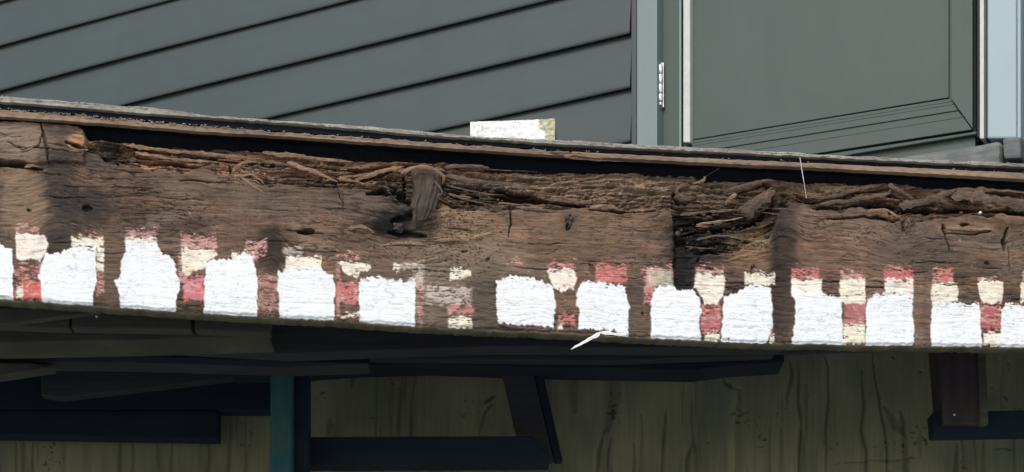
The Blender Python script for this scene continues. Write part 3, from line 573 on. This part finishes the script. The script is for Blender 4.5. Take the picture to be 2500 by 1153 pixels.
big = [([(700, 396), (735, 408), (780, 424), (823, 443)], 11, 8, [.000, .006, .012, .016], M_fib),
       ([(823, 444), (830, 470), (839, 512)], 4, 2, [.015, .008, .001], M_fib2),
       ([(866, 440), (905, 428), (945, 414), (985, 406)], 13, 9, [-.002, .003, .006, .006], M_fib),
       ([(978, 425), (1000, 412), (1030, 406), (1062, 412), (1082, 432), (1080, 450)], 8, 7, [.004, .012, .016, .016, .012, .004], M_fib),
       ([(824, 436), (860, 441), (892, 449)], 6, 3, [.004, .006, .004], M_fib), ([(828, 432), (880, 428), (926, 417), (972, 403)], 6, 5, [0, .002, .002, 0], M_fib),
       ([(565, 428), (585, 402), (612, 394), (640, 398)], 8, 5, [-.002, .006, .008, 0], M_fib), ([(572, 430), (610, 426), (632, 436), (650, 455)], 7, 3, [0, .006, .006, .002], M_fib),
       ([(590, 438), (620, 440), (640, 452)], 6, 3, [0, .004, .002], M_fib), ([(480, 414), (520, 405), (545, 408)], 6, 4, [-.002, .004, .001], M_fib2), ([(640, 392), (700, 402), (760, 418)], 7, 3, [-.004, 0, 0], M_fib2),
       ([(300, 352), (400, 366), (520, 376), (640, 388)], 9, 6, [-.006, -.004, -.004, -.006], M_fib), ([(330, 372), (430, 388), (540, 396)], 9, 5, [-.006, -.003, -.005], M_fib), ([(640, 372), (750, 384), (860, 396)], 11, 7, [-.006, -.003, -.005], M_fib),
       ([(1060, 440), (1080, 470), (1068, 480), (1100, 500)], 6, 4, [.004, .006, .006, 0], M_fib2), ([(1085, 408), (1150, 404), (1195, 410)], 10, 6, [-.002, .006, .002], M_fib2),
       ([(1085, 428), (1150, 440), (1230, 448), (1330, 462)], 11, 6, [-.002, .002, .002, -.003], M_fib2), ([(1090, 452), (1160, 468), (1220, 476)], 5, 3, [-.004, 0, -.004], M_fib2), ([(1095, 472), (1150, 490), (1200, 500)], 6, 3, [-.004, 0, -.003], M_fib2),
       ([(1340, 486), (1400, 494), (1450, 496)], 9, 4, [.0, .003, .001], M_fib2), ([(1260, 505), (1310, 512), (1370, 515)], 8, 4, [0, .002, 0], M_fib2),
       ([(1812, 524), (1835, 506), (1862, 486), (1892, 466)], 30, 20, [.004, .012, .012, .004], M_fib2), ([(1800, 515), (1840, 490), (1885, 458)], 12, 8, [0, .008, .004], M_fib2),
       ([(1680, 450), (1658, 458), (1652, 474), (1664, 488), (1690, 486)], 9, 6, [.002, .008, .010, .008, .002], M_fib2), ([(1690, 448), (1720, 440), (1718, 430)], 8, 5, [0, .006, .006], M_fib),
       ([(1700, 478), (1760, 480), (1800, 492)], 8, 4, [0, .004, .002], M_fib2), ([(1700, 548), (1760, 540), (1815, 530)], 7, 4, [-.006, -.003, -.002], M_fib), ([(1660, 525), (1740, 515), (1800, 512)], 7, 5, [-.004, -.001, -.003], M_fib2), ([(1700, 585), (1760, 575), (1820, 585)], 7, 4, [-.006, -.003, -.004], M_fib2),
       ([(1780, 462), (1840, 448), (1880, 438)], 12, 7, [-.002, .003, .003], M_fib2), ([(1770, 500), (1785, 480), (1800, 474)], 12, 8, [-.002, .004, .002], M_fib),
       ([(1960, 478), (2030, 480), (2090, 462), (2160, 448)], 12, 7, [-.004, 0, 0, -.002], M_fib2), ([(2000, 498), (2080, 488), (2160, 474), (2175, 462)], 11, 7, [-.003, .002, .002, 0], M_fib2),
       ([(2168, 450), (2200, 466), (2232, 486)], 12, 8, [0, .004, .0], M_fib2), ([(2195, 500), (2240, 496), (2285, 480), (2335, 461)], 22, 14, [-.004, .004, .005, -.002], M_fib2),
       ([(2262, 482), (2296, 488), (2316, 500)], 9, 6, [0, .004, .0], M_fib2), ([(2320, 476), (2400, 482), (2500, 498), (2620, 505)], 28, 24, [-.004, .003, .004, .0], M_fib2),
       ([(2330, 462), (2420, 464), (2520, 470)], 9, 6, [-.004, -.001, -.003], M_fib), ([(2110, 518), (2160, 512), (2195, 530)], 8, 5, [-.001, .003, 0], M_fib), ([(2215, 530), (2222, 550), (2210, 570)], 7, 4, [.0, .004, .001], M_fib2),
       ([(2310, 556), (2370, 560), (2425, 560)], 9, 4, [0, .003, .001], M_fib), ([(850, 558), (880, 552), (905, 560)], 9, 4, [0, .003, .001], M_fib), ([(1060, 588), (1130, 584), (1195, 570)], 6, 3, [0, .003, .001], M_fib), ([(930, 600), (980, 594), (1030, 597)], 5, 3, [0, .002, 0], M_fib),
       ([(162, 352), (185, 366), (216, 366)], 9, 6, [.004, .007, .003], M_fib), ([(165, 340), (195, 335), (212, 350)], 9, 8, [.005, .008, .003], M_fib), ([(25, 374), (65, 366), (92, 348)], 4, 3, [.007, .010, .007], M_fib), ([(60, 408), (80, 404), (100, 408)], 8, 5, [.003, .006, .002], M_fib)]
for i, (p, w0, w1, of, m) in enumerate(big): sliver('splinter', p, w0, w1, of, m, seed=i)
# smaller splinters scattered along the rotten band
for i in range(70):
    x = random.choice([random.uniform(225, 900), random.uniform(225, 2600), random.uniform(1640, 1900), random.uniform(1050, 1340)])
    yy0 = float(TOPC(x))+8; y = random.uniform(yy0, max(yy0+10, float(E(x))-2)); L = random.uniform(18, 95); sl = .07+random.uniform(-.04, .04)
    b0 = hb(x, y); b1 = hb(x+L/2, y+sl*L/2); b2 = hb(x+L, y+sl*L)
    y2 = y+sl*L
    if y2 < float(TOPC(x+L))+4: continue
    sliver('splinter', [(x, y), (x+L/2, y+sl*L/2+random.uniform(-3, 3)), (x+L, y2)], random.uniform(2, 6), random.uniform(1, 3), [b0-.001, max(b0, b1)+.001, b2+random.uniform(-.001, .002)], random.choice([M_fib, M_fib2, M_fib2]), thick=.35, seed=500+i, n=5)
# frass and crumbs: tiny crumbs too many to count
cv = []; cf = []
def crumb(x, y, r, o_):
    c = beam(x, y, o_); b = len(cv)
    for dx, dy, dz in ((1, 0, 0), (-1, 0, 0), (0, 1, 0), (0, -1, 0), (0, 0, 1), (0, 0, -1)):
        q = r*random.uniform(.6, 1.3); cv.append((c[0]+dx*q*random.choice((1, 1, 2)), c[1]+dy*q*.7, c[2]+dz*q*.7))
    for t_ in ((0, 2, 4), (2, 1, 4), (1, 3, 4), (3, 0, 4), (2, 0, 5), (1, 2, 5), (3, 1, 5), (0, 3, 5)): cf.append([b+q for q in t_])
for cx, cy, rx, ry, n in ((1115, 555, 70, 45, 420), (1850, 595, 55, 30, 220), (600, 425, 60, 20, 120), (2200, 545, 50, 25, 140), (1780, 480, 60, 25, 140), (1110, 630, 80, 40, 260), (2120, 575, 50, 25, 100), (960, 610, 90, 25, 160)):
    for _ in range(n):
        x = random.gauss(cx, rx*.6); y = random.gauss(cy, ry*.6); crumb(x, y, random.uniform(.0005, .0019), hb(x, y)+.0004)
tag(obj('wood_crumbs', cv, cf, M_fib2, rim), kind='stuff')
cv = []; cf = []
for cx, cy, rx, ry, n in ((430, 385, 130, 14, 90), (700, 415, 110, 20, 130), (960, 445, 60, 25, 60), (1180, 470, 90, 30, 110), (1450, 470, 140, 30, 90), (1770, 540, 75, 45, 190), (2090, 480, 80, 25, 90), (2350, 490, 120, 22, 90)):
    for _ in range(n):
        x = random.gauss(cx, rx*.7); y = random.gauss(cy, ry*.7)
        if y > float(TOPC(x))+6: crumb(x, y, random.uniform(.0012, .0040), hb(x, y))
tag(obj('rot_chunks', cv, cf, M_fib2, rim), kind='stuff')
# knots
def knot(name, outline, o0, mat, ridges=9, seed=0, bulge=.02):
    n = 28; m = 34; v = []; rs = random.Random(seed)
    (x0, y0, w0), (x1, y1, w1), (x2, y2, w2) = outline
    for i in range(m+1):
        t = i/m; x = (1-t)**2*x0+2*t*(1-t)*x1+t*t*x2; y = (1-t)**2*y0+2*t*(1-t)*y1+t*t*y2; wd = (1-t)**2*w0+2*t*(1-t)*w1+t*t*w2
        endr = min(1, math.sqrt(max(0, 1-(1-min(1, t*5))**2))+.05)*min(1, (1-t)*3+.05)
        for j in range(n+1):
            s_ = j/n*2-1; hh = math.sqrt(max(0, 1-s_*s_))*bulge*endr*(1-.45*t)
            rg = float(vn(A([s_*ridges+t*1.5]), A([t*1.6]), 900+seed)[0])*.0016*endr+float(vn(A([s_*ridges*2.6+t*2]), A([t*3.]), 910+seed)[0])*.0016+float(vn(A([s_*5.]), A([t*22.]), 930+seed)[0])*.0008
            v.append(beam(x+s_*wd*(.6+.4*endr)+3*float(vn(A([t*6.]), A([s_*2.]), 920)[0]), y+2*s_, o0+hh+rg-(.012 if abs(s_) > .98 else 0)))
    o = obj(name, v, grid_faces(m+1, n+1), mat, rim, True); return o
knot('knot', [(1040, 412, 42), (1052, 470, 38), (1020, 562, 26)], -.009, M_knot, 5, 1, .017)
knot('knot', [(972, 545, 14), (974, 556, 15), (974, 568, 10)], .000, M_knot, 4, 2, .007)
knot('knot', [(1388, 528, 12), (1390, 540, 11), (1390, 556, 5)], -.001, M_knot, 4, 3, .005)
def disc(name, x, y, r_, off, mat, lab=None):
    c = Vector(beam(x, y, off)); nn = Vector((BN[0], BN[1], 0)); s_ = Vector((BD[0], BD[1], 0)); v = []; f = []
    for q, (rr, o_) in enumerate(((r_*.95, -.006), (r_, .0), (r_*.8, .0012))):
        for i in range(14): a_ = 2*math.pi*i/14; v.append(c+s_*math.cos(a_)*rr+Vector((0, 0, 1))*math.sin(a_)*rr+nn*o_)
    for j in range(2):
        for i in range(14): f.append([j*14+i, j*14+(i+1) % 14, (j+1)*14+(i+1) % 14, (j+1)*14+i])
    f.append([28+i for i in range(14)]); o = obj(name, v, f, mat, rim, True); fix_normals(o.data); return o
disc('nail_head', 1396, 534, .0042, hb(1396, 534)+.001, M_nail); disc('nail_head', 1655, 570, .0048, -.002, M_nail); disc('nail_head', 2394, 519, .0028, -.002, M_steel)
disc('nail_head', 1838, 648, .0035, hb(1838, 648)+.001, M_nail); disc('nail_head', 1135, 612, .0026, hb(1135, 612)+.0006, M_nail)
# the white curl hanging below the beam
fl = [([(1530, 817), (1495, 814), (1462, 812)], 7, 9, [.004, .010, .014], M_flake), ([(1465, 813), (1430, 832), (1394, 853)], 12, 4, [.014, .022, .028], M_flake),
      ([(1400, 806), (1440, 806), (1520, 814)], 4, 3, [.002, .006, .003], M_fib2), ([(1215, 790), (1260, 800), (1300, 801)], 6, 3, [.002, .004, .001], M_fib2), ([(880, 786), (920, 794), (975, 796)], 4, 2, [.002, .004, .001], M_fib2)]
for i, (p, a_, b_, of, m) in enumerate(fl): sliver('paint_curl' if m is M_flake else 'splinter', p, a_, b_, of, m, thick=.25 if m is M_flake else .6, seed=40+i)
# edge splinters where the two under boards meet
sliver('splinter', [(1340, 371), (1380, 373), (1420, 374)], 5, 3, [.016, .019, .018], M_fib2); sliver('splinter', [(1375, 380), (1410, 378), (1470, 387)], 7, 4, [.016, .020, .018], M_fib)
sliver('splinter', [(1380, 384), (1440, 390), (1520, 394)], 4, 2, [.017, .019, .016], M_fib2)
# lichen and grit crumbs along the deck edge
cv = []; cf = []
for _ in range(420):
    x = random.uniform(-350, 720) if random.random() < .75 else random.uniform(0, 2600)
    crumb(x, float(T2(x))+random.gauss(1.5, 2), random.uniform(.0006, .002), .0175)
for _ in range(380):
    x = random.uniform(-350, 2600); crumb(x, float(T1(x))+random.uniform(-1, 5), random.uniform(.0005, .0016), .0205)
tag(obj('grit', cv, cf, M_strip, deck), kind='stuff')

# ---- framing under the deck
def ub(name, pts, Y, t, mat, bev=.003): return slab(name, pts, Y, t, mat, deck, bev)
# boards closing the deck from above (between the beam and the house), dark inside
p = [(-2.2, 3.2), (2.4, 3.86), (2.4, 5.2), (-2.2, 7.0)]
prism('deck_floor', [(x, y, CZ+1.20) for x, y in p], [(x, y, CZ+1.235) for x, y in p], M_deckin, deck)
ub('blocking', [(-500, 640), (168, 660), (168, 803), (-500, 775)], 3.45, .03, M_under)
ub('blocking', [(174, 660), (466, 660), (466, 806), (174, 802)], 3.452, .03, M_under)
ub('blocking', [(474, 660), (660, 660), (660, 815), (474, 806)], 3.455, .03, M_under)
ub('brace_board', [(-500, 730), (0, 752), (240, 742), (240, 760), (0, 792), (-500, 850)][::1], 3.41, .02, M_under, .001)
ub('joist', [(-500, 780), (0, 798), (655, 812), (655, 822), (330, 832), (0, 838), (-500, 835)], 3.52, .10, M_under)
ub('joist', [(-500, 700), (2350, 700), (1900, 846), (1600, 850), (1200, 848), (700, 865), (330, 845), (0, 850), (-500, 855)], 3.66, .05, M_dark)
ub('joist', [(-500, 846), (0, 858), (340, 866), (700, 878), (900, 884), (900, 892), (700, 899), (340, 888), (0, 884), (-500, 878)], 3.74, .06, M_dark)
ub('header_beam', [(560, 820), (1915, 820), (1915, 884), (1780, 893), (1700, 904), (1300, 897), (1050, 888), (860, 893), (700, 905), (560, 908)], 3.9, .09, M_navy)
ub('joist', [(900, 858), (1500, 864), (1890, 852), (1890, 868), (1500, 882), (900, 876)], 3.87, .03, M_dark)
ub('brace_board', [(-500, 880), (80, 884), (130, 898), (0, 918), (-500, 960)], 3.72, .04, M_under)
ub('brace_board', [(100, 884), (660, 890), (660, 912), (430, 940), (150, 972), (100, 965)], 3.98, .03, M_dark)
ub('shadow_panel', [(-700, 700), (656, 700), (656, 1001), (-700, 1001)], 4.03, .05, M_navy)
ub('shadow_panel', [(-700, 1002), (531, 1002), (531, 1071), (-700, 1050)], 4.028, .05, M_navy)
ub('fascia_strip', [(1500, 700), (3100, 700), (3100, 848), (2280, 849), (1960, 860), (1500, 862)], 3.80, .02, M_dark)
# nail tips poking through the blocking
for nx_, ny_, nd in ((236, 772, 3.446), (458, 811, 3.50), (1866, 847, 3.655), (2330, 1012, 3.85)):
    q = P3(nx_, ny_, nd); lathe('nail_tip', (q[0], q[1], q[2]), [(.0016, -.002), (.0022, -.001), (.0022, .001), (.0012, .002)], M_steel, deck, 8)
# posts
ub('post', [(659, 850), (714, 850), (712, 3900), (659, 3900)], 3.80, .10, M_teal, .006)
ub('post', [(715, 850), (752, 850), (748, 3900), (714, 3900)], 3.83, .06, M_navy, .004)
ub('diagonal_brace', [(1205, 820), (1282, 820), (1352, 1125), (1276, 1125)], 3.96, .03, M_dark)
ub('diagonal_brace', [(1283, 820), (1306, 820), (1374, 1125), (1353, 1125)], 3.962, .03, M_navy)  # brace's unlit side, its shade put into the darker colour
ub('rail', [(744, 1066), (1300, 1064), (1340, 1110), (1340, 1137), (744, 1140)], 3.90, .04, M_navy)
ub('post', [(2282, 780), (2396, 780), (2398, 1038), (2303, 1036)], 3.86, .08, M_postd)
ub('post', [(2384, 780), (2404, 780), (2414, 1037), (2392, 1039)], 3.855, .02, M_under)
ub('post_collar', [(2276, 1006), (2600, 998), (2600, 1056), (2280, 1062)], 3.875, .05, M_navy)
ub('rail', [(2600, 998), (3200, 998), (3200, 1056), (2601, 1056)], 3.876, .05, M_navy)

# ------------------------------------------------------------------ plywood wall under the deck
ply = thing('plywood_wall', P3(1250, 4170, 4.1), 'stained olive plywood wall with vertical cracks beneath the deck', 'wall')
pxs = np.linspace(-700, 3200, 1300); pys = np.linspace(790, 1290, 180); PX, PY = np.meshgrid(pxs, pys)
PH = .0012*fbm(PX/160, PY/300, 701, 3); pc = np.zeros(PX.shape+(3,)); b_ = smooth(-.5, .5, fbm(PX/150, PY/420, 702, 3))[..., None]
pc[:] = A([.14, .148, .095])*(1-b_)+A([.225, .228, .14])*b_
q = smooth(.1, .6, fbm(PX/26, PY/400, 703, 3))[..., None]; pc = pc*(1-.5*q)+A([.10, .10, .08])*.5*q
q = smooth(.2, .6, fbm(PX/110, PY/130, 704, 3)); pc = pc*(1-.4*q[..., None])+A([.09, .125, .105])*.4*q[..., None]
q = smooth(.75, .9, vn(PX/7, PY/6, 705)*.6+.5*vn(PX/60, PY/60, 706)+.1); pc *= (1-.6*q)[..., None]
wob = lambda pts: pts
PC = [([(1950, 900), (1953, 1010), (1950, 1300)], 3, .8), ([(1929, 880), (1931, 920), (1922, 1000)], 3, .7), ([(2012, 862), (2022, 895), (2022, 985), (2013, 1050), (2018, 1100), (2014, 1300)], 3, .85),
      ([(2105, 905), (2109, 1000), (2104, 1050), (2115, 1100), (2110, 1300)], 4, .85), ([(2130, 860), (2140, 950), (2148, 1000), (2162, 1060), (2166, 1110), (2158, 1300)], 4, .85), ([(2200, 1000), (2208, 1080), (2216, 1300)], 7, .7),
      ([(2160, 990), (2190, 1040), (2206, 1060)], 8, .4), ([(1880, 1045), (1883, 1300)], 3, .6), ([(1950, 1050), (1958, 1120), (1955, 1300)], 9, .55), ([(1908, 1050), (1912, 1300)], 8, .45), ([(2335, 1080), (2334, 1300)], 4, .7), ([(2400, 1075), (2402, 1300)], 8, .5), ([(2475, 1070), (2480, 1300)], 5, .5),
      ([(2040, 1131), (2130, 1124), (2240, 1118)], 2, .5), ([(2430, 1094), (2470, 1094)], 3, .8), ([(1766, 920), (1770, 935), (1805, 952)], 3, .8), ([(1810, 950), (1806, 1040), (1797, 1300)], 9, .45), ([(1475, 1050), (1462, 1100), (1455, 1300)], 3, .8), ([(1490, 1070), (1480, 1120), (1482, 1300)], 3, .7),
      ([(1550, 1085), (1545, 1300)], 4, .6), ([(1565, 1010), (1566, 1300)], 5, .4), ([(1625, 1000), (1618, 1080), (1610, 1300)], 3.5, .8), ([(1688, 1080), (1680, 1120), (1670, 1300)], 4, .8), ([(1700, 900), (1700, 1000)], 3, .3), ([(1490, 900), (1500, 960), (1480, 1050)], 12, .4), ([(1395, 890), (1400, 1000)], 14, .35),
      ([(984, 905), (976, 980), (975, 1070)], 5, .6), ([(1012, 915), (1006, 980), (1003, 1070)], 3, .6), ([(955, 900), (955, 1060)], 6, .3), ([(1186, 982), (1206, 967)], 4, .8), ([(1165, 1060), (1180, 1010), (1200, 985)], 3, .5), ([(805, 1060), (808, 1020)], 5, .5), ([(940, 898), (975, 905)], 5, .8), ([(870, 900), (860, 940)], 3, .4), ([(1050, 890), (1052, 900)], 4, .6),
      ([(37, 1060), (38, 1300)], 3, .6), ([(82, 1060), (78, 1300)], 3, .7), ([(292, 1070), (288, 1300)], 4, .6), ([(325, 1070), (322, 1300)], 4, .5), ([(420, 1080), (408, 1300)], 4, .5), ([(510, 1085), (495, 1300)], 5, .55), ([(560, 1020), (556, 1300)], 4, .5), ([(600, 1020), (595, 1300)], 3, .4), ([(1415, 900), (1432, 915)], 3, .5), ([(2180, 872), (2184, 874)], 4, .8), ([(2245, 905), (2250, 910)], 5, .7)]
strokes(PH, pc, PX, PY, [(a_, b2*1.35, .002, d_*.6) for a_, b2, d_ in PC], warp=4, seed=720, xs=pxs, wy=70)
rl = []
for i in range(90):
    x = random.uniform(-680, 3180); y = random.uniform(860, 1250); L = random.uniform(40, 260)
    rl.append(([(x, y), (x+random.uniform(-5, 5), y+L/2), (x+random.uniform(-9, 9), y+L)], random.uniform(1.5, 5), .001, random.uniform(.12, .35)))
strokes(PH, pc, PX, PY, rl, warp=4, seed=730, xs=pxs, wy=80)
YP = 4.1-PH; PV = np.stack([(PX-1250)/F*4.1, YP, CZ+(YH-PY)/F*4.1], -1)
o = obj('plywood_sheet', PV.reshape(-1, 3), grid_faces(180, 1300), M_ply, ply, True); set_attr(o.data, 'tint', np.clip(pc, .01, .9).reshape(-1, 3)); set_attr(o.data, 'coat', np.zeros((PX.size, 3)))
mlow = weathered('lower plywood', (.11, .12, .09), (.21, .215, .155), (.15, .155, .12), stretch=(40, 40, 3))
slab('plywood_sheet', [(-700, 1292), (3200, 1292), (3200, 4177), (-700, 4177)], 4.1, .018, mlow, ply)
slab('backing_sheet', [(-700, 790), (3200, 790), (3200, 1290), (-700, 1290)], 4.112, .01, mlow, ply, 0)

# ------------------------------------------------------------------ offcut on the deck
YB = 3.50
def PB(x, y, d=0): q = P3(x, y, YB); return (q[0], q[1]+d, q[2])
bxs = np.linspace(1148, 1355, 90); bys = np.linspace(0, 1, 24); BXg, BSg = np.meshgrid(bxs, bys)
bt = np.interp(bxs, [1148, 1300, 1310, 1355], [297, 292.5, 291, 289.5])+.9*fbm(bxs/8, bxs*0, 801, 3); bb = 353+bxs*0
BYg = bt[None]+(bb-bt)[None]*BSg
bh = .0012*fbm(BXg/14, BYg/9, 802, 3); fk = smooth(.0, .25, (BXg-1318)/22+.6*fbm(BXg/9, BYg/7, 803, 3)-.012*(BYg-312)*2)
chip = smooth(.25, .4, fbm(BXg/11, BYg/6, 804, 3))*(1-fk)*smooth(1325, 1200, BXg)
bcol = np.zeros(BXg.shape+(3,)); bcol[:] = A([.8, .82, .82]); crk = (1-smooth(0, .05, np.abs(fbm(BXg/22, BYg/9, 806, 2))))*.35; bcol *= (1-crk)[..., None]
moss = A([.42, .40, .26])*(1+.6*fbm(BXg/4, BYg/4, 805, 2))[..., None]; bcol = bcol*(1-fk[..., None]*.92)+moss*fk[..., None]*.92
bcol = bcol*(1-.45*chip[..., None])+A([.4, .4, .38])*.45*chip[..., None]
bh += .0015*fk*fbm(BXg/4, BYg/4, 807, 2)-.0006*crk
q = np.stack([(BXg-1250)/F*YB, YB-bh, CZ+(YH-BYg)/F*YB], -1)
block = thing('wood_offcut', (P3(1250, 353, YB)[0], YB+.04, P3(1250, 353, YB)[2]), 'short white-painted wood offcut with mossy right end lying on the deck edge', 'wood block')
ff = obj('painted_face', q.reshape(-1, 3), grid_faces(24, 90), M_beam, block, True); set_attr(ff.data, 'tint', np.clip(bcol, .02, .86).reshape(-1, 3)); set_attr(ff.data, 'coat', np.repeat((1-fk).reshape(-1, 1), 3, 1))
body = prism('body', [PB(1148.6, 298, .0035), (PB(1354.2, 291.2, .0035)), PB(1354.2, 353, .0035), PB(1148.6, 353, .0035)], [PB(1156, 299, .088), PB(1362, 292, .088), PB(1362, 353, .088), PB(1156, 353, .088)], M_sill, block, .001)

# ------------------------------------------------------------------ cobweb threads
def thread(pts, label):
    P = [Vector(beam(x, y, o_)) for x, y, o_ in pts]; v = []; f = []
    for i, p_ in enumerate(P):
        for j in range(4): a_ = math.pi*j/2; v.append(p_+Vector((math.cos(a_), math.sin(a_), math.cos(a_)*.5))*.00055)
    for i in range(len(P)-1):
        for j in range(4): f.append([i*4+j, i*4+(j+1) % 4, (i+1)*4+(j+1) % 4, (i+1)*4+j])
    tag(obj('cobweb_thread', v, f, M_thread), label, 'cobweb')
thread([(1953, 384, .022), (1957, 410, .020), (1962, 440, .02), (1969, 484, .004)], 'long near-vertical silk thread hanging from deck edge over the rotten beam')
thread([(1716, 436, .006), (1735, 423, .015), (1757, 410, .024)], 'short slanting silk thread stretched across the dark gap above the beam')
